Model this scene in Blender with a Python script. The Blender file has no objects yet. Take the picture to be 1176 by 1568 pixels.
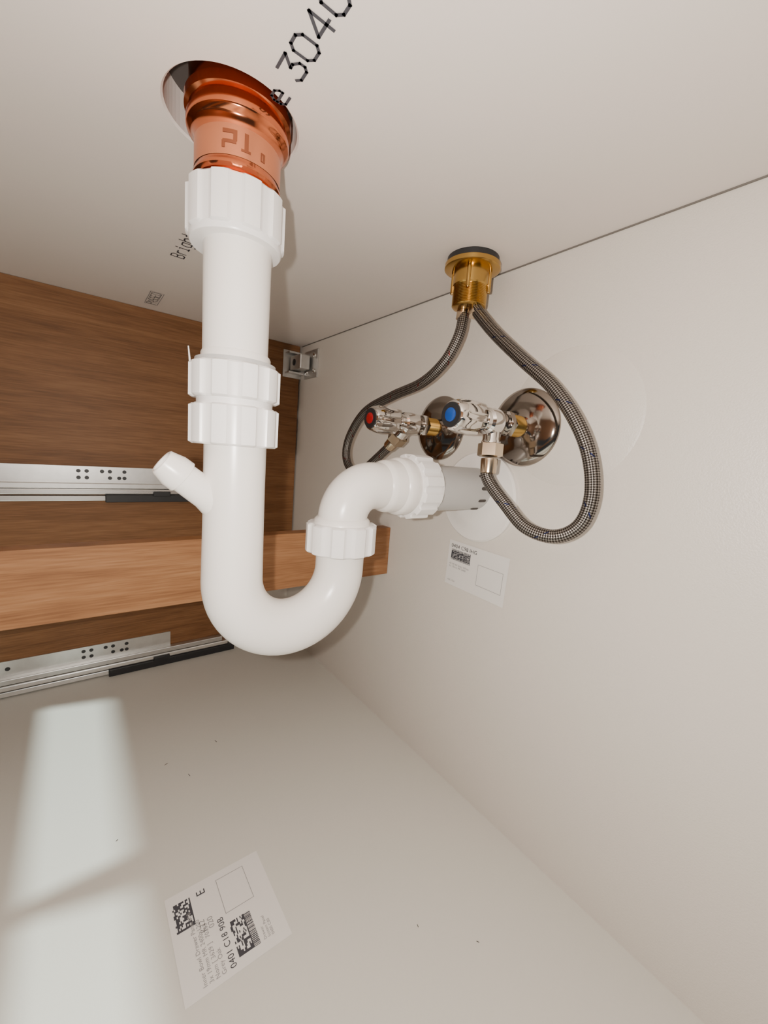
import bpy, math, random
from mathutils import Vector, Matrix
random.seed(4)
ZC, ZF, YB, XL = .196, -.393, .356, -.755   # ceiling, floor, back wall, side panel (camera-centred metres)
RV=Vector((.6048,.7924,.0775)).normalized(); FV=Vector((-.7806,.6095,-.1396)).normalized()
UV=RV.cross(FV).normalized()
def empty(name):
    e=bpy.data.objects.new(name,None); e.empty_display_size=.02
    bpy.context.collection.objects.link(e); return e
def mk(name,verts,faces,mat,parent=None,smooth=False,uvs=None):
    me=bpy.data.meshes.new(name); me.from_pydata([tuple(v) for v in verts],[],faces); me.update()
    if uvs:
        l=me.uv_layers.new(name='UVMap')
        for i,uv in enumerate(uvs): l.data[i].uv=uv
    if smooth:
        for p in me.polygons: p.use_smooth=True
        me.set_sharp_from_angle(angle=math.radians(38))
    me.materials.append(mat)
    o=bpy.data.objects.new(name,me); bpy.context.collection.objects.link(o)
    if parent: o.parent=parent
    return o
def frame(ax):
    ax=Vector(ax).normalized()
    r=Vector((0,0,1)) if abs(ax.z)<.9 else Vector((1,0,0))
    a=ax.cross(r).normalized(); b=ax.cross(a).normalized()
    return ax,a,b
def lathe(name,org,ax,prof,mat,parent=None,n=0,amp=0,duty=.5,segs=64,caps=True,rot=0):
    org=Vector(org); ax,a,b=frame(ax); V=[];F=[];U=[]
    if n: segs=n*12
    def mod(t):
        if not n: return 0
        ph=(t*n/(2*math.pi))%1.0
        w=.10
        d=min(abs(ph-.5),.5)
        x=(duty/2-d)/w+.5
        x=max(0,min(1,x)); return amp*x*x*(3-2*x)
    for p in prof:
        t,r=p[0],p[1]; m=p[2] if len(p)>2 else 0
        for j in range(segs):
            th=2*math.pi*j/segs+rot
            rr=r+m*mod(2*math.pi*j/segs)
            V.append(org+ax*t+a*rr*math.cos(th)+b*rr*math.sin(th))
    for i in range(len(prof)-1):
        for j in range(segs):
            k=(j+1)%segs
            F.append((i*segs+j,(i+1)*segs+j,(i+1)*segs+k,i*segs+k))
            U+= [(j/segs,prof[i][0]),(j/segs,prof[i+1][0]),((j+1)/segs,prof[i+1][0]),((j+1)/segs,prof[i][0])]
    if caps:
        F.append(tuple(range(segs))); U+=[(0,0)]*segs
        L=(len(prof)-1)*segs
        F.append(tuple(reversed(range(L,L+segs)))); U+=[(0,0)]*segs
    return mk(name,V,F,mat,parent,True,U)
def sweep(name,pts,rad,mat,parent=None,segs=40,caps=True):
    pts=[Vector(p) for p in pts]; N=len(pts)
    if not hasattr(rad,'__len__'): rad=[rad]*N
    tan=[(pts[min(i+1,N-1)]-pts[max(i-1,0)]).normalized() for i in range(N)]
    _,a,b=frame(tan[0]); V=[];F=[];U=[];Ls=[0]
    for i in range(1,N): Ls.append(Ls[-1]+(pts[i]-pts[i-1]).length)
    for i in range(N):
        a=(a-tan[i]*a.dot(tan[i])).normalized(); b=tan[i].cross(a)
        for j in range(segs):
            th=2*math.pi*j/segs
            V.append(pts[i]+a*rad[i]*math.cos(th)+b*rad[i]*math.sin(th))
    for i in range(N-1):
        for j in range(segs):
            k=(j+1)%segs
            F.append((i*segs+j,i*segs+k,(i+1)*segs+k,(i+1)*segs+j))
            U+=[(j/segs,Ls[i]),((j+1)/segs,Ls[i]),((j+1)/segs,Ls[i+1]),(j/segs,Ls[i+1])]
    if caps:
        F.append(tuple(reversed(range(segs)))); U+=[(0,0)]*segs
        F.append(tuple(range((N-1)*segs,N*segs))); U+=[(0,0)]*segs
    return mk(name,V,F,mat,parent,True,U)
def catmull(P_,k=14):
    P_=[Vector(p) for p in P_]; Q=[2*P_[0]-P_[1]]+P_+[2*P_[-1]-P_[-2]]; out=[]
    for i in range(1,len(Q)-2):
        for s in range(k):
            t=s/k; p0,p1,p2,p3=Q[i-1],Q[i],Q[i+1],Q[i+2]
            out.append(.5*((2*p1)+(p2-p0)*t+(2*p0-5*p1+4*p2-p3)*t*t+(3*p1-p0-3*p2+p3)*t**3))
    out.append(P_[-1]); return out
def box(name,lo,hi,mat,parent=None,bev=0):
    x0,y0,z0=lo;x1,y1,z1=hi
    V=[(x0,y0,z0),(x1,y0,z0),(x1,y1,z0),(x0,y1,z0),(x0,y0,z1),(x1,y0,z1),(x1,y1,z1),(x0,y1,z1)]
    F=[(3,2,1,0),(4,5,6,7),(0,1,5,4),(1,2,6,5),(2,3,7,6),(3,0,4,7)]
    o=mk(name,V,F,mat,parent)
    if bev:
        m=o.modifiers.new('bevel','BEVEL'); m.width=bev; m.segments=2
    return o
# ---------------------------------------------------------------- materials
def mat(name,col,rough=.5,metal=0,noise=0,nscale=60,bump=0,bscale=400,spec=.5,sss=0):
    m=bpy.data.materials.new(name); m.use_nodes=True; nt=m.node_tree; b=nt.nodes['Principled BSDF']
    b.inputs['Base Color'].default_value=(*col,1); b.inputs['Roughness'].default_value=rough
    b.inputs['Metallic'].default_value=metal; b.inputs['Specular IOR Level'].default_value=spec
    tc=nt.nodes.new('ShaderNodeTexCoord')
    n=nt.nodes.new('ShaderNodeTexNoise'); n.inputs['Scale'].default_value=nscale; n.inputs['Detail'].default_value=4
    nt.links.new(tc.outputs['Object'],n.inputs['Vector'])
    mx=nt.nodes.new('ShaderNodeMix'); mx.data_type='RGBA'
    k=max(noise,.01)
    mx.inputs[6].default_value=(*[c*(1-k) for c in col],1); mx.inputs[7].default_value=(*[min(1,c*(1+k)) for c in col],1)
    nt.links.new(n.outputs['Fac'],mx.inputs[0]); nt.links.new(mx.outputs[2],b.inputs['Base Color'])
    if bump:
        n2=nt.nodes.new('ShaderNodeTexNoise'); n2.inputs['Scale'].default_value=bscale
        nt.links.new(tc.outputs['Object'],n2.inputs['Vector'])
        bp=nt.nodes.new('ShaderNodeBump'); bp.inputs['Strength'].default_value=bump; bp.inputs['Distance'].default_value=.001
        nt.links.new(n2.outputs['Fac'],bp.inputs['Height']); nt.links.new(bp.outputs['Normal'],b.inputs['Normal'])
    return m
def wood(name,c1,c2,c3):
    m=bpy.data.materials.new(name); m.use_nodes=True; nt=m.node_tree; b=nt.nodes['Principled BSDF']
    b.inputs['Roughness'].default_value=.5; b.inputs['Specular IOR Level'].default_value=.3
    tc=nt.nodes.new('ShaderNodeTexCoord'); mp=nt.nodes.new('ShaderNodeMapping')
    mp.inputs['Scale'].default_value=(6,3,45); nt.links.new(tc.outputs['Object'],mp.inputs['Vector'])
    n=nt.nodes.new('ShaderNodeTexNoise'); n.inputs['Scale'].default_value=1; n.inputs['Detail'].default_value=6; n.inputs['Distortion'].default_value=.9
    nt.links.new(mp.outputs[0],n.inputs['Vector'])
    mp2=nt.nodes.new('ShaderNodeMapping'); mp2.inputs['Scale'].default_value=(30,26,620); nt.links.new(tc.outputs['Object'],mp2.inputs['Vector'])
    n2=nt.nodes.new('ShaderNodeTexNoise'); n2.inputs['Scale'].default_value=1; n2.inputs['Detail'].default_value=3
    nt.links.new(mp2.outputs[0],n2.inputs['Vector'])
    r=nt.nodes.new('ShaderNodeValToRGB'); e=r.color_ramp.elements
    e[0].position=.3; e[0].color=(*c1,1); e[1].position=.72; e[1].color=(*c3,1); x=e.new(.5); x.color=(*c2,1)
    ad=nt.nodes.new('ShaderNodeMath'); ad.operation='MULTIPLY_ADD'; ad.inputs[1].default_value=.5; 
    nt.links.new(n2.outputs['Fac'],ad.inputs[0])
    ml=nt.nodes.new('ShaderNodeMath'); ml.operation='MULTIPLY'; ml.inputs[1].default_value=.5
    nt.links.new(n.outputs['Fac'],ml.inputs[0]); nt.links.new(ml.outputs[0],ad.inputs[2])
    nt.links.new(ad.outputs[0],r.inputs[0]); nt.links.new(r.outputs[0],b.inputs['Base Color'])
    bp=nt.nodes.new('ShaderNodeBump'); bp.inputs['Strength'].default_value=.15; bp.inputs['Distance'].default_value=.001
    nt.links.new(n2.outputs['Fac'],bp.inputs['Height']); nt.links.new(bp.outputs[0],b.inputs['Normal'])
    return m
def braid(name,fleck):
    m=bpy.data.materials.new(name); m.use_nodes=True; nt=m.node_tree; b=nt.nodes['Principled BSDF']
    b.inputs['Metallic'].default_value=.85; b.inputs['Roughness'].default_value=.38
    uv=nt.nodes.new('ShaderNodeUVMap'); uv.uv_map='UVMap'
    s=nt.nodes.new('ShaderNodeSeparateXYZ'); nt.links.new(uv.outputs[0],s.inputs[0])
    def M(op,a,b_=None,c=None):
        x=nt.nodes.new('ShaderNodeMath'); x.operation=op
        for i,k in enumerate((a,b_,c)):
            if k is None: continue
            if isinstance(k,(int,float)): x.inputs[i].default_value=k
            else: nt.links.new(k,x.inputs[i])
        return x.outputs[0]
    u,v=s.outputs[0],s.outputs[1]
    A=M('SINE',M('MULTIPLY_ADD',u,6.28318*8,M('MULTIPLY',v,2*math.pi*260)))
    B=M('SINE',M('MULTIPLY_ADD',u,-6.28318*8,M('MULTIPLY',v,2*math.pi*260)))
    h=M('MULTIPLY_ADD',M('MULTIPLY',A,B),.5,.5)
    r=nt.nodes.new('ShaderNodeValToRGB'); e=r.color_ramp.elements
    e[0].position=.3;e[0].color=(.03,.024,.02,1); e[1].position=.95;e[1].color=(.36,.33,.305,1)
    nt.links.new(h,r.inputs[0])
    fl=M('LESS_THAN',M('FRACT',M('MULTIPLY_ADD',v,22,u)),.04)
    fl2=M('LESS_THAN',M('FRACT',M('MULTIPLY_ADD',v,-110,u)),.5)
    f=M('MULTIPLY',fl,fl2)
    mx=nt.nodes.new('ShaderNodeMix'); mx.data_type='RGBA'; nt.links.new(f,mx.inputs[0])
    nt.links.new(r.outputs[0],mx.inputs[6]); mx.inputs[7].default_value=(*fleck,1)
    nt.links.new(mx.outputs[2],b.inputs['Base Color'])
    bp=nt.nodes.new('ShaderNodeBump'); bp.inputs['Strength'].default_value=.6; bp.inputs['Distance'].default_value=.0006
    nt.links.new(h,bp.inputs['Height']); nt.links.new(bp.outputs[0],b.inputs['Normal'])
    return m
M_ceil=mat('worktop_underside',(.74,.665,.615),.6,noise=.02,nscale=12,bump=.05,bscale=300)
M_wall=mat('white_wall_board',(.72,.665,.605),.38,noise=.025,nscale=900,bump=.25,bscale=900)
M_floor=mat('white_floor_board',(.67,.65,.595),.5,noise=.02,nscale=500,bump=.06,bscale=600)
M_wood=wood('oak_panel',(.13,.055,.02),(.22,.10,.04),(.30,.15,.066))
M_rail=wood('oak_rail',(.20,.085,.034),(.31,.145,.063),(.41,.215,.105))
M_front=wood('oak_front',(.10,.05,.025),(.14,.07,.035),(.18,.10,.05))
M_pvc=mat('white_pvc',(.86,.82,.78),.28,noise=.01,nscale=30)
M_nut=mat('white_pvc_nut',(.86,.835,.82),.3,noise=.01,nscale=30)
M_grey=mat('grey_pipe',(.47,.46,.45),.4,noise=.03)
M_copper=mat('polished_copper',(.64,.19,.085),.14,1,noise=.05)
M_copl=mat('copper_light',(.72,.27,.14),.32,.9,noise=.05)
M_cuprefl=mat('copper_reflection_dark',(.34,.11,.055),.35,.85)
M_chrome=mat('chrome',(.72,.69,.66),.07,1)
M_chromerefl=mat('chrome_dark_reflection',(.32,.285,.255),.10,1)  # chrome with the dark surroundings' reflection put into its colour
M_brass=mat('brass',(.55,.34,.10),.22,1,noise=.08)
M_brass2=mat('nickel_brass',(.62,.51,.38),.22,1,noise=.05)
M_steel=mat('galvanised_steel',(.62,.61,.59),.35,.85,noise=.12,nscale=90)
M_rollst=mat('bright_steel',(.8,.79,.77),.25,.9,noise=.06)
M_black=mat('black_plastic',(.02,.02,.022),.4)
M_gap=mat('dark_gap',(.06,.05,.045),.8)
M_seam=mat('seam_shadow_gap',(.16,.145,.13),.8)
M_ink=mat('ink',(.05,.05,.06),.6)
M_ink2=mat('ink_faint',(.28,.27,.27),.6)
M_label=mat('label_paper',(.80,.77,.74),.4)
M_patch=mat('flange_plastic',(.86,.82,.78),.4)
M_red=mat('red_cap',(.35,.01,.015),.25); M_blue=mat('blue_cap',(.01,.06,.28),.25)
M_braidB=braid('braided_steel_cold',(.02,.025,.08)); M_braidR=braid('braided_steel_hot',(.14,.02,.02))
# ---------------------------------------------------------------- room shell
DX,DY=-.288,.083
X1,Y0=.55,-.27
def ceiling():
    R=.0385;S=.06;N=64;V=[];F=[];t=.024
    for j in range(N):
        th=2*math.pi*j/N; c,s=math.cos(th),math.sin(th); k=1/max(abs(c),abs(s))
        V+= [(DX+R*c,DY+R*s,ZC+.0012),(DX+S*c*k,DY+S*s*k,ZC),(DX+R*c,DY+R*s,ZC+t),(DX+(R+.0012)*c,DY+(R+.0012)*s,ZC)]
    for j in range(N):
        k=(j+1)%N
        F.append((4*j+3,4*j+1,4*k+1,4*k+3)); F.append((4*j,4*j+3,4*k+3,4*k)); F.append((4*j,4*k,4*k+2,4*j+2))
    xs=[-.79,DX-S,DX+S,X1+.02]; ys=[Y0-.02,DY-S,DY+S,YB+.02]
    for a in range(3):
        for b in range(3):
            if a==1 and b==1: continue
            i=len(V); V+=[(xs[a],ys[b],ZC),(xs[a+1],ys[b],ZC),(xs[a+1],ys[b+1],ZC),(xs[a],ys[b+1],ZC)]
            F.append((i,i+3,i+2,i+1))
    i=len(V); V+=[(xs[0],ys[0],ZC+t+.02),(xs[3],ys[0],ZC+t+.02),(xs[3],ys[3],ZC+t+.02),(xs[0],ys[3],ZC+t+.02)]; F.append((i,i+1,i+2,i+3))
    return mk('ceiling',V,F,M_ceil)
ceiling()
box('floor',(-.79,Y0-.02,ZF-.02),(X1+.02,YB+.02,ZF),M_floor)
box('wall_back',(-.79,YB,ZF),(X1+.02,YB+.02,ZC),M_wall)
box('wall_left',(-.79,Y0-.02,ZF),(-.775,YB,ZC),M_wall)
# unseen cabinet front: boards added and slotted to shape the daylight patches on the floor
box('unseen_front_board',(-.775,Y0-.018,-.074),(X1,Y0,ZC),M_front)
box('unseen_slot_board',(-.775,Y0-.018,-.213),(X1,Y0,-.167),M_front)
box('seam_shade_strip',(-.7545,YB-.0010,ZC-.0011),(X1,YB,ZC),M_seam)  # dark strip drawn in for the shaded gap between wall and ceiling
# ---------------------------------------------------------------- oak side panel, rail
def panel():
    poly=[(Y0,ZF),(.2235,ZF),(.2235,-.25),(YB-.004,-.25),(YB-.004,ZC-.0005),(Y0,ZC-.0005)]
    n=len(poly); V=[(XL,y,z) for y,z in poly]+[(-.774,y,z) for y,z in poly]
    F=[tuple(range(n)),tuple(reversed(range(n,2*n)))]+[(i,i+n,(i+1)%n+n,(i+1)%n) for i in range(n)]
    return mk('cabinet_side_panel',V,F,M_wood)
panel()
box('wooden_rail',(-.455,Y0,-.169),(-.437,YB-.0005,-.101),M_rail,bev=.0006)
# ---------------------------------------------------------------- drawer runners
def runner(name,z):
    e=empty(name); x=XL
    box('mount_plate',(x,Y0+.01,z-.026),(x+.0018,.128,z),M_steel,e)
    box('upper_channel',(x,Y0+.01,z-.033),(x+.011,.215,z-.0245),M_steel,e,bev=.0012)
    box('slide_member',(x+.001,Y0+.01,z-.0415),(x+.013,.225,z-.0335),M_rollst,e,bev=.0015)
    box('lower_lip',(x,Y0+.01,z-.0515),(x+.0105,.21,z-.0435),M_rollst,e,bev=.0012)
    box('damper_strip',(x+.002,.036,z-.0535),(x+.0160,.236,z-.0415),M_black,e,bev=.001)
    box('latch',(x+.002,.10,z-.044),(x+.018,.125,z-.036),M_black,e,bev=.001)
    i=0
    for y in (.004,.014,.033,.043,.055,.062):
        for dz in (-.007,-.017):
            if i in (5,8): i+=1; continue
            lathe('hole_%d'%i,(x+.0018,y,z+dz),(1,0,0),[(0,.0028),(.0002,.0028)],M_black,e,segs=20); i+=1
    for y in (-.1,-.085): lathe('hole_%d'%(20+int(-y*100)),(x+.0018,y,z-.012),(1,0,0),[(0,.003),(.0002,.003)],M_black,e,segs=20)
runner('drawer_runner',-.051); runner('drawer_runner',-.339)
# ---------------------------------------------------------------- hanging bracket
e=empty('hanging_bracket')
box('side_plate',(XL,.318,.134),(XL+.002,.3555,.184),M_steel,e,bev=.0005)
box('flange_top',(XL,.322,.176),(XL+.02,.352,.179),M_steel,e)
box('flange_bottom',(XL,.322,.140),(XL+.02,.352,.143),M_steel,e)
box('hook_body',(XL+.006,.330,.146),(XL+.05,.350,.172),M_steel,e,bev=.002)
box('wall_plate',(XL+.02,YB-.003,.132),(XL+.072,YB,.182),M_steel,e,bev=.0005)
for i,(dx,dz) in enumerate(((.03,.04),(.06,.04),(.03,.012),(.06,.012))):
    lathe('screw_%d'%i,(XL+dx,YB-.003,.132+dz),(0,-1,0),[(0,.004),(.0015,.004),(.002,.002)],M_chrome,e,segs=16)
lathe('adjuster',(XL+.025,.331,.159),(0,-1,0),[(0,.006),(.002,.006),(.0025,.002)],M_black,e,segs=20)
# ---------------------------------------------------------------- copper sink waste
e=empty('sink_waste_outlet')
CX,CY=DX+.0005,DY+.0035
C=(CX,CY,0)
lathe('sink_underside',(DX,DY,ZC+.0225),(0,0,1),[(0,.0384),(.002,.0384)],M_gap,e)
lathe('waste_body',C,(0,0,1),[(.148,.0245),(.150,.0257),(.1535,.0245),(.155,.0257),(.158,.0245),(.1595,.0262),(.161,.0262),(.162,.0255),(.180,.0255),(.1815,.0262),(.1835,.0265),(.185,.0278),(.1862,.0298),(.1875,.0303),(.1905,.0303),(.1915,.0290),(.1955,.0290),(.1965,.0312),(.2015,.0312),(.2025,.0290),(.2185,.0290)],M_copper,e,segs=96)
lathe('sticker_band',C,(0,0,1),[(.1635,.0256),(.1795,.0256)],M_copl,e,segs=96,caps=False)
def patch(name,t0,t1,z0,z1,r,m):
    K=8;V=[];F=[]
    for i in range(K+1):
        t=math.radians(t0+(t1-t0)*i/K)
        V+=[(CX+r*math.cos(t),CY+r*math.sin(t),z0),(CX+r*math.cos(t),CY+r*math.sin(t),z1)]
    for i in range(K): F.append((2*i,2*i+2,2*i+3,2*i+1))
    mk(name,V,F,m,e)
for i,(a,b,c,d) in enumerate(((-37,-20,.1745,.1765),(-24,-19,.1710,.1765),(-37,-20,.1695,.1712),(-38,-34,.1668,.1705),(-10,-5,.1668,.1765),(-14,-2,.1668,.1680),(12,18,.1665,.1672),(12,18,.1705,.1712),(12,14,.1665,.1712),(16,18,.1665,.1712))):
    patch('painted_reflection_%d'%i,a,b,c,d,.0258,M_cuprefl)  # dark patches painted onto the copper as its reflections
# ---------------------------------------------------------------- P trap
e=empty('p_trap')
PX=-.2875; PY=.0892
def nut(name,org,ax,h,r,n=10,amp=.0024,lip=0):
    rb=r-amp
    pr=[(0,rb-.004,0),(0,rb-.001,.6),(.0012,rb,1),(h-.0012,rb,1),(h,rb-.001,.6),(h,rb-.004,0)]
    lathe(name,org,ax,pr,M_nut,e,n=n,amp=amp,duty=.62)
nut('top_nut',(DX,DY+.0035,.127),(0,0,1),.028,.0300,10,.0018,0)
lathe('top_nut_skirt',(DX,DY+.0035,.124),(0,0,1),[(0,.0250),(0,.0275),(.001,.0282),(.004,.0282)],M_nut,e)
lathe('inlet_pipe',(PX,PY-.0015,0),(0,0,1),[(.040,.0207),(.128,.0210),(.150,.0210)],M_pvc,e)
lathe('socket_collar',(PX,PY-.001,0),(0,0,1),[(.045,.0222),(.0575,.0222),(.059,.0215),(.059,.0206)],M_pvc,e)
lathe('seal_ring',(PX,PY-.001,0),(0,0,1),[(.050,.0245),(.0512,.0257),(.0535,.0257),(.054,.0232)],M_grey,e)
nut('coupling_nut_a',(PX,PY-.001,.0285),(0,0,1),.0225,.0292,10,.0024)
lathe('coupling_neck',(PX,PY-.001,0),(0,0,1),[(.018,.0245),(.032,.0245)],M_nut,e)
nut('coupling_nut_b',(PX,PY-.001,-.0015),(0,0,1),.026,.0290,10,.0024)
lathe('flap',(PX-.016,PY-.026,.048),(-.05,-.1,1),[(0,.0008),(.014,.0004)],M_nut,e,segs=8)
Y2=.180; R=(Y2-PY)/2; ZU=-.0975
pts=[(PX,PY,z) for z in (.0,-.03,-.06,-.085)]
rad=[.0205,.0205,.0207,.0210]
for i in range(0,33):
    t=math.pi*i/32; pts.append((PX,PY+R-R*math.cos(t),ZU-R*math.sin(t))); rad.append(.0212+.0010*math.sin(t)-.0006*(i/32))
pts+=[(PX,Y2,-.09),(PX,Y2,-.075)]; rad+=[.0206,.0205]
sweep('u_bend',pts,rad,M_pvc,e,segs=64)
sdir=Vector((0,-.79,.61)).normalized(); s0=Vector((PX,PY,-.050))
lathe('hose_spigot',s0,sdir,[(.0,.0125),(.018,.0118),(.024,.0105),(.042,.0100),(.0425,.0114),(.049,.0112),(.0575,.0088),(.0580,.0080),(.0578,.0068),(.038,.0065)],M_pvc,e,segs=48)
nut('outlet_nut',(PX,Y2,-.0845),(0,0,1),.025,.0300,10,.0024)
lathe('outlet_shoulder',(PX,Y2,-.0605),(0,0,1),[(0,.024),(.004,.0235),(.006,.0215)],M_pvc,e)
RE=.029; ZP=-.0275; pts=[(PX,Y2,-.075),(PX,Y2,-.062)]
for i in range(21):
    t=math.pi/2*i/20; pts.append((PX,Y2+RE-RE*math.cos(t),ZP-RE+RE*math.sin(t)))
pts.append((PX,.235,ZP)); sweep('elbow',pts,.0208,M_pvc,e,segs=64)
lathe('elbow_socket',(PX,0,ZP),(0,1,0),[(.216,.0205),(.219,.0232),(.222,.0238),(.232,.0242),(.234,.0262),(.236,.0268),(.244,.0268),(.246,.0255),(.252,.0255)],M_pvc,e)
nut('wall_nut',(PX,.247,ZP),(0,1,0),.023,.0308,12,.0026)
lathe('wall_nut_lip',(PX,.268,ZP),(0,1,0),[(0,.026),(.0005,.027),(.005,.027),(.006,.024)],M_nut,e)
e=empty('waste_wall_pipe')
lathe('pipe',(PX,.262,ZP-.001),(0,1,0),[(0,.0228),(YB-.262,.0228)],M_grey,e)
for k in range(4):
    th=math.radians(-62+k*34)
    c=Vector((PX+.0222*math.cos(th),.338,ZP-.001+.0222*math.sin(th)))
    lathe('slot_%d'%k,c+Vector((0,-.006,0)),(0,1,0),[(0,.0010),(.002,.0019),(.010,.0019),(.012,.0008)],M_gap,e,segs=10)
lathe('wall_flange',(PX+.001,YB,ZP-.01),(0,-1,0),[(0,.050),(.0040,.050),(.006,.0480),(.0065,.036),(.008,.033),(.0085,.024)],M_patch,e)
lathe('plaster_patch',(-.195,YB,.047),(0,-1,0),[(0,.062),(.0006,.0605)],M_wall,None)
# ---------------------------------------------------------------- tap shank (brass)
e=empty('tap_shank')
TX,TY=-.292,.314
lathe('rubber_washer',(TX,TY,0),(0,0,1),[(.1905,.0250),(.196,.0250)],M_black,e)
lathe('brass_flange',(TX,TY,0),(0,0,1),[(.1850,.0180),(.1853,.0255),(.1862,.0270),(.1900,.0270),(.1907,.026)],M_brass,e,segs=72)
prof=[(.150,.0135),(.1505,.0155)]; z=.152
while z<.169: prof+=[(z,.0168),(z+.0007,.0160)]; z+=.0014
prof+=[(.171,.0174),(.188,.0176)]
lathe('threaded_shank',(TX,TY,0),(0,0,1),prof,M_brass,e,segs=60)
for i,a in enumerate((.6,2.2,3.8,5.3)):
    lathe('lock_lug_%d'%i,(TX+.0176*math.cos(a),TY+.0176*math.sin(a),.164),(0,0,1),[(0,.0016),(.001,.002),(.022,.002)],M_brass,e,segs=12)
# ---------------------------------------------------------------- angle valves
def valve(x,z,od,capm):
    e=empty('angle_valve'); Y=YB
    lathe('escutcheon',(x,Y,z),(0,-1,0),[(0,.0385),(.0015,.0385),(.003,.0375),(.006,.031),(.0080,.020),(.0095,.0125),(.0105,.011)],M_chromerefl,e,segs=72)
    pr=[(.009,.0100)]; t=.012
    while t<.030: pr+=[(t,.0104),(t+.001,.0096)]; t+=.002
    lathe('brass_tail',(x,Y,z),(0,-1,0),pr,M_brass,e,segs=32)
    lathe('collar_nut',(x,Y,z),(0,-1,0),[(.028,.0105),(.0285,.0125),(.036,.0130),(.0365,.011)],M_chrome,e,segs=6)
    lathe('valve_body',(x,Y,z),(0,-1,0),[(.034,.0100),(.037,.0118),(.052,.0125),(.060,.0118),(.062,.0095),(.066,.009),(.067,.0075),(.073,.0075)],M_chrome,e,segs=48)
    lathe('handle',(x,Y,z),(0,-1,0),[(.068,.009,0),(.071,.0110,.3),(.074,.0118,1),(.097,.0124,1),(.1015,.0128,.2),(.1045,.0122,0),(.106,.0100,0),(.1062,.0085,0)],M_chrome,e,n=6,amp=.0022,duty=.6)
    lathe('cap_ring',(x,Y,z),(0,-1,0),[(.105,.0108),(.1066,.0104)],M_black,e,segs=40)
    lathe('cap',(x,Y,z),(0,-1,0),[(.1060,.0060),(.1072,.0058),(.1077,.005)],capm,e,segs=40)
    o=Vector((x,Y-.050,z)); od=Vector(od).normalized()
    lathe('outlet',o,od,[(0,.0085),(.016,.0080),(.018,.0088),(.020,.0088)],M_chrome,e,segs=32)
    lathe('outlet_nut',o,od,[(.019,.0090),(.020,.0116),(.031,.0116),(.032,.009)],M_brass2,e,segs=6)
    return o,od
ol,dl=valve(-.3565,.038,(-.8,0,-.6),M_red)
orr,dr=valve(-.240,.038,(.06,-.05,-1),M_blue)
# ---------------------------------------------------------------- braided hoses
HR=[(-215,305,-35),(-193,307,-52),(-169,312,-55),(-153,318,-43),(-148,320,-19),(-154,320,11),(-168,318,39),(-191,316,67),(-221,313,92),(-252,313,118),(-274,314,139)]
HL=[(-442,300,-24),(-465,298,-20),(-477,298,-1),(-468,298,25),(-436,298,54),(-384,299,70),(-337,301,81),(-309,304,99),(-298,309,121),(-297,313,140)]
q=orr+dr*.0335
pr=[q,q+dr*.018]+[Vector(p)/1000 for p in HR]+[Vector((TX+.0078,TY,.151))]
e=empty('braided_hose'); sweep('hose',catmull(pr),.0058,M_braidB,e,segs=32)
lathe('ferrule',q,dr,[(0,.0075),(.002,.0078),(.013,.0073),(.014,.006)],M_brass2,e,segs=32)
lathe('ferrule_top',(TX+.0078,TY,.150),(.35,0,-1),[(0,.0062),(.008,.0066)],M_brass2,e,segs=32)
q=ol+dl*.0335
pl=[q,q+dl*.016]+[Vector(p)/1000 for p in HL]+[Vector((TX-.0070,TY,.151))]
e=empty('braided_hose'); sweep('hose',catmull(pl),.0055,M_braidR,e,segs=32)
lathe('ferrule',q,dl,[(0,.0075),(.002,.0078),(.011,.0073),(.012,.006)],M_brass2,e,segs=32)
lathe('ferrule_top',(TX-.0066,TY,.150),(-.05,0,-1),[(0,.0062),(.008,.0064)],M_brass2,e,segs=32)
# ---------------------------------------------------------------- labels and printing
def quad(name,fr,x0,y0,x1,y1,m,par,lift=0):
    o,r,u=fr; n=r.cross(u)
    V=[o+r*x+u*y+n*lift for x,y in ((x0,y0),(x1,y0),(x1,y1),(x0,y1))]
    return mk(name,V,[(0,1,2,3)],m,par)
def bars(name,fr,x0,y0,x1,y1,par,lift,grid=False):
    o,r,u=fr; n=r.cross(u); V=[];F=[]
    def add(a,b,c,d):
        i=len(V); V.extend([o+r*x+u*y+n*lift for x,y in ((a,b),(c,b),(c,d),(a,d))]); F.append((i,i+1,i+2,i+3))
    if grid:
        N=14; sx=(x1-x0)/N; sy=(y1-y0)/N
        for i in range(N):
            for j in range(N):
                if random.random()<.55 or i==0 or j==0: add(x0+i*sx,y0+j*sy,x0+(i+1)*sx,y0+(j+1)*sy)
    else:
        x=x0
        while x<x1:
            w=random.choice((.0003,.0005,.0008)); add(x,y0,min(x+w,x1),y1); x+=w+random.choice((.0003,.0005))
    return mk(name,V,F,M_ink,par)
def text(name,s,fr,x,y,size,m,par,lift=.0006,sx=1):
    o,r,u=fr; n=r.cross(u)
    c=bpy.data.curves.new(name,'FONT'); c.body=s; c.size=size; c.materials.append(m); c.space_character=1.05
    ob=bpy.data.objects.new(name,c); bpy.context.collection.objects.link(ob); ob.parent=par
    p=o+r*x+u*y+n*lift
    ob.matrix_local=Matrix(((r.x*sx,u.x,n.x,p.x),(r.y*sx,u.y,n.y,p.y),(r.z*sx,u.z,n.z,p.z),(0,0,0,1)))
    return ob
def outline(name,fr,x0,y0,x1,y1,w,m,par,lift):
    o,r,u=fr; n=r.cross(u); V=[];F=[]
    for a,b,c,d in ((x0,y0,x1,y0+w),(x0,y1-w,x1,y1),(x0,y0,x0+w,y1),(x1-w,y0,x1,y1)):
        i=len(V); V.extend([o+r*x+u*y+n*lift for x,y in ((a,b),(c,b),(c,d),(a,d))]); F.append((i,i+1,i+2,i+3))
    return mk(name,V,F,m,par)
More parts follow.
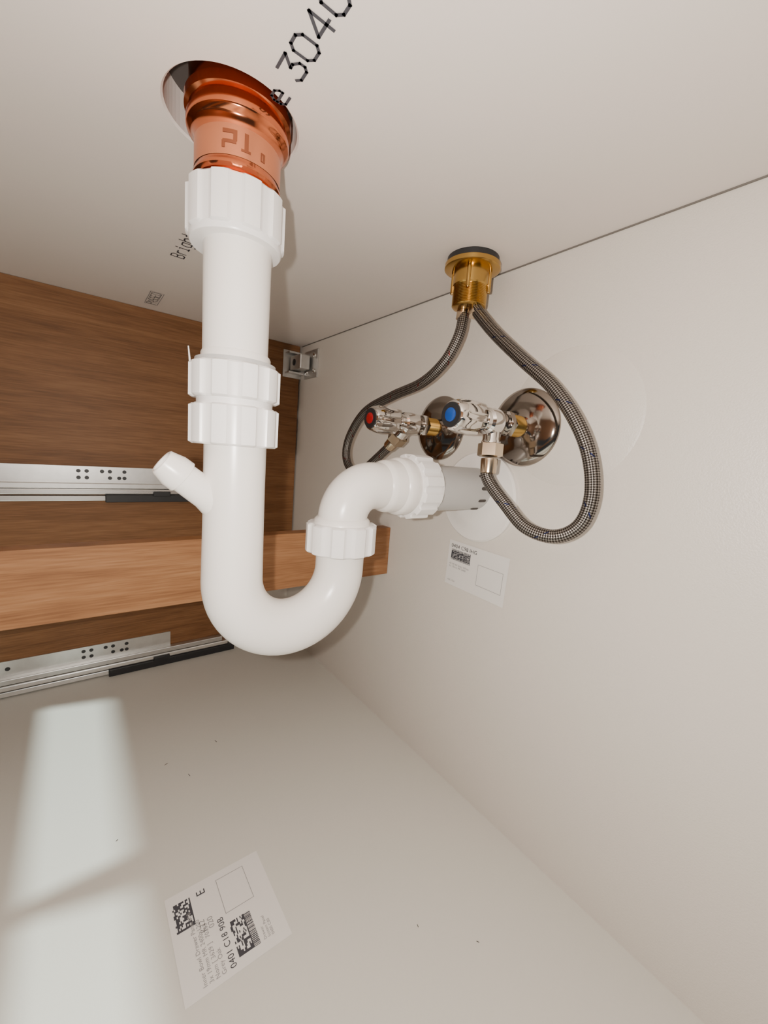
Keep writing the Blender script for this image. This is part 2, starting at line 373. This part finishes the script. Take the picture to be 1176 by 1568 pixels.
# wall label
e=empty('shipping_label')
a=math.radians(-2)
fr=(Vector((-.324,YB-.0005,-.147)),Vector((math.cos(a),0,math.sin(a))),Vector((-math.sin(a),0,math.cos(a))))
quad('paper',fr,0,0,.085,.054,M_label,e)
text('line_1','0404 C98 IHG',fr,.004,.046,.0062,M_ink,e)
bars('barcode',fr,.005,.031,.034,.044,e,.0003); bars('barcode_b',fr,.005,.033,.034,.042,e,.0004,True)
text('line_2','42 HS 44 Grey White\n2x 19mm MR 2400',fr,.004,.025,.0032,M_ink2,e)
text('line_3','ABC1026',fr,.004,.005,.0028,M_ink2,e)
outline('frame',fr,.046,.012,.080,.036,.0004,M_ink2,e,.0003)
# floor label
e=empty('shipping_label')
fr=(Vector((-.247,.132,ZF+.0004)),Vector((-1,0,0)),Vector((0,-1,0)))
quad('paper',fr,0,0,.083,.080,M_label,e)
bars('barcode',fr,.008,.023,.036,.028,e,.0003,False); bars('barcode_a',fr,.008,.028,.036,.040,e,.0003,True)
bars('barcode_b',fr,.050,.062,.074,.076,e,.0003,True)
text('line_1','0401 C18 90B',fr,.004,.043,.0065,M_ink,e)
text('line_2','E',fr,.070,.050,.010,M_ink,e)
text('line_3','Inner Bowl Drawer Panel 600\n3x 19mm MR 2400x1200\nNom [ 3629 ]   70203\nGrey Oak',fr,.004,.064,.0045,M_ink2,e)
text('line_4','Drawer\nSystem Panel\n0400 C00',fr,.008,.018,.0032,M_ink2,e)
text('line_5','K22\n020',fr,.04,.056,.006,M_ink2,e)
outline('frame',fr,.044,.016,.076,.040,.0004,M_ink2,e,.0003)
# ceiling printing: octagonal stroke characters
e=empty('board_printing')
G={'3':[[(0,1),(1,1),(.45,.58),(.7,.58),(1,.38),(1,.15),(.8,0),(.2,0),(0,.15)]],
'0':[[(.25,0),(.75,0),(1,.2),(1,.8),(.75,1),(.25,1),(0,.8),(0,.2),(.25,0)]],
'4':[[(.75,0),(.75,1),(0,.3),(1,.3)]],
'e':[[(0,.35),(.9,.35),(.9,.5),(.7,.68),(.2,.68),(0,.5),(0,.18),(.2,0),(.85,0)]],
'/':[[(0,0),(1,1)]],
'B':[[(0,0),(0,1),(.7,1),(.95,.85),(.95,.65),(.7,.52),(0,.52)],[(.7,.52),(1,.35),(1,.15),(.75,0),(0,0)]],
'r':[[(.1,0),(.1,.68)],[(.1,.5),(.4,.68),(.9,.68)]],
'i':[[(.2,0),(.8,0)],[(.5,0),(.5,.68),(.25,.68)],[(.5,.88),(.5,.98)]],
'g':[[(.95,.68),(.25,.68),(0,.5),(0,.18),(.25,0),(.95,0)],[(.95,.68),(.95,-.2),(.75,-.32),(.15,-.32)]],
'h':[[(0,0),(0,1)],[(0,.5),(.3,.68),(.75,.68),(1,.5),(1,0)]],
't':[[(.4,1),(.4,.15),(.6,0),(1,0)],[(.05,.68),(.9,.68)]],
'P':[[(0,0),(0,1),(.75,1),(1,.85),(1,.65),(.75,.5),(0,.5)]],'A':[[(0,0),(0,.7),(.5,1),(1,.7),(1,0)],[(0,.4),(1,.4)]],
'S':[[(1,.85),(.8,1),(.2,1),(0,.85),(0,.65),(.2,.5),(.8,.5),(1,.35),(1,.15),(.8,0),(.2,0),(0,.15)]],
'E':[[(1,0),(0,0),(0,1),(1,1)],[(0,.5),(.8,.5)]],'D':[[(0,0),(0,1),(.7,1),(1,.75),(1,.25),(.7,0),(0,0)]]}
def stroke_text(name,s,x,y,w,h,adv,th,m=None):
    V=[];F=[];z=ZC-.0004
    for ch in s:
        for pl_ in G.get(ch,[]):
            for (ax,ay),(bx,by) in zip(pl_,pl_[1:]):
                A=Vector((x+ax*w,y-ay*h)); B=Vector((x+bx*w,y-by*h)); d=(B-A).normalized(); nn=Vector((-d.y,d.x))*th/2
                A=A-d*th*.4; B=B+d*th*.4; i=len(V)
                V.extend([(A.x+nn.x,A.y+nn.y,z),(B.x+nn.x,B.y+nn.y,z),(B.x-nn.x,B.y-nn.y,z),(A.x-nn.x,A.y-nn.y,z)]); F.append((i,i+1,i+2,i+3))
        x+=adv
    return mk(name,V,F,m or M_ink,e)
stroke_text('digits','3040/',-.2335,.1015,.0102,.0128,.0143,.0017)
stroke_text('letter_e','e',-.2535,.1015,.0085,.0125,.0143,.0016)
stroke_text('word','Bright',-.520,.1000,.0078,.0125,.0112,.0013)
stroke_text('stamp','PASSED',-.722,.101,.0072,.0115,.0098,.0013,M_ink2)
frc=(Vector((0,.101,ZC)),Vector((1,0,0)),Vector((0,-1,0)))
outline('stamp_frame',frc,-.725,-.003,-.662,.014,.0009,M_ink2,e,.0004)
# little wood shavings on the floor
V=[];F=[]
for x,y in ((-.503,.140),(-.494,.080),(-.462,.099),(-.193,.222),(-.156,.256),(-.414,.024)):
    a=random.random()*3; l=.0012 if x>-.45 else .0025; i=len(V); d=Vector((math.cos(a),math.sin(a),0))*l; n=Vector((-d.y,d.x,0)).normalized()*.0003
    c=Vector((x,y,ZF+.0001)); V+=[c-d-n,c+d-n*.5,c+d*.8+n,c-d+n,c+Vector((0,0,.0006))]; F+=[(i,i+1,i+4),(i+1,i+2,i+4),(i+2,i+3,i+4),(i+3,i,i+4)]
mk('wood_shavings',V,F,M_gap)
# ---------------------------------------------------------------- lights
def light(name,kind,loc,energy,col,**k):
    l=bpy.data.lights.new(name,kind); l.energy=energy; l.color=col
    for a_,b_ in k.items(): setattr(l,a_,b_)
    o=bpy.data.objects.new(name,l); o.location=loc; bpy.context.collection.objects.link(o); return o
light('phone_flash','POINT',-RV*.024+UV*.006,6.1,(1,.94,.865),shadow_soft_size=.004)
s=light('daylight','SUN',(-.4,-1,1),6.0,(.86,1,.95),angle=math.radians(3.6))
s.rotation_euler=Vector((.28,1,-1)).to_track_quat('-Z','Y').to_euler()
w=bpy.data.worlds.new('World'); bpy.context.scene.world=w; w.use_nodes=True
w.node_tree.nodes['Background'].inputs[0].default_value=(.85,.93,1,1); w.node_tree.nodes['Background'].inputs[1].default_value=.08
# ---------------------------------------------------------------- camera
c=bpy.data.cameras.new('camera'); c.sensor_fit='VERTICAL'; c.sensor_height=24; c.sensor_width=18; c.lens=613/1568*24; c.clip_start=.005
co=bpy.data.objects.new('camera',c); bpy.context.collection.objects.link(co)
co.matrix_world=Matrix(((RV.x,UV.x,-FV.x,0),(RV.y,UV.y,-FV.y,0),(RV.z,UV.z,-FV.z,0),(0,0,0,1)))
bpy.context.scene.camera=co
bpy.context.view_layer.update()
for o in bpy.context.scene.objects:
    if o.parent is None: o.location.z+=-ZF
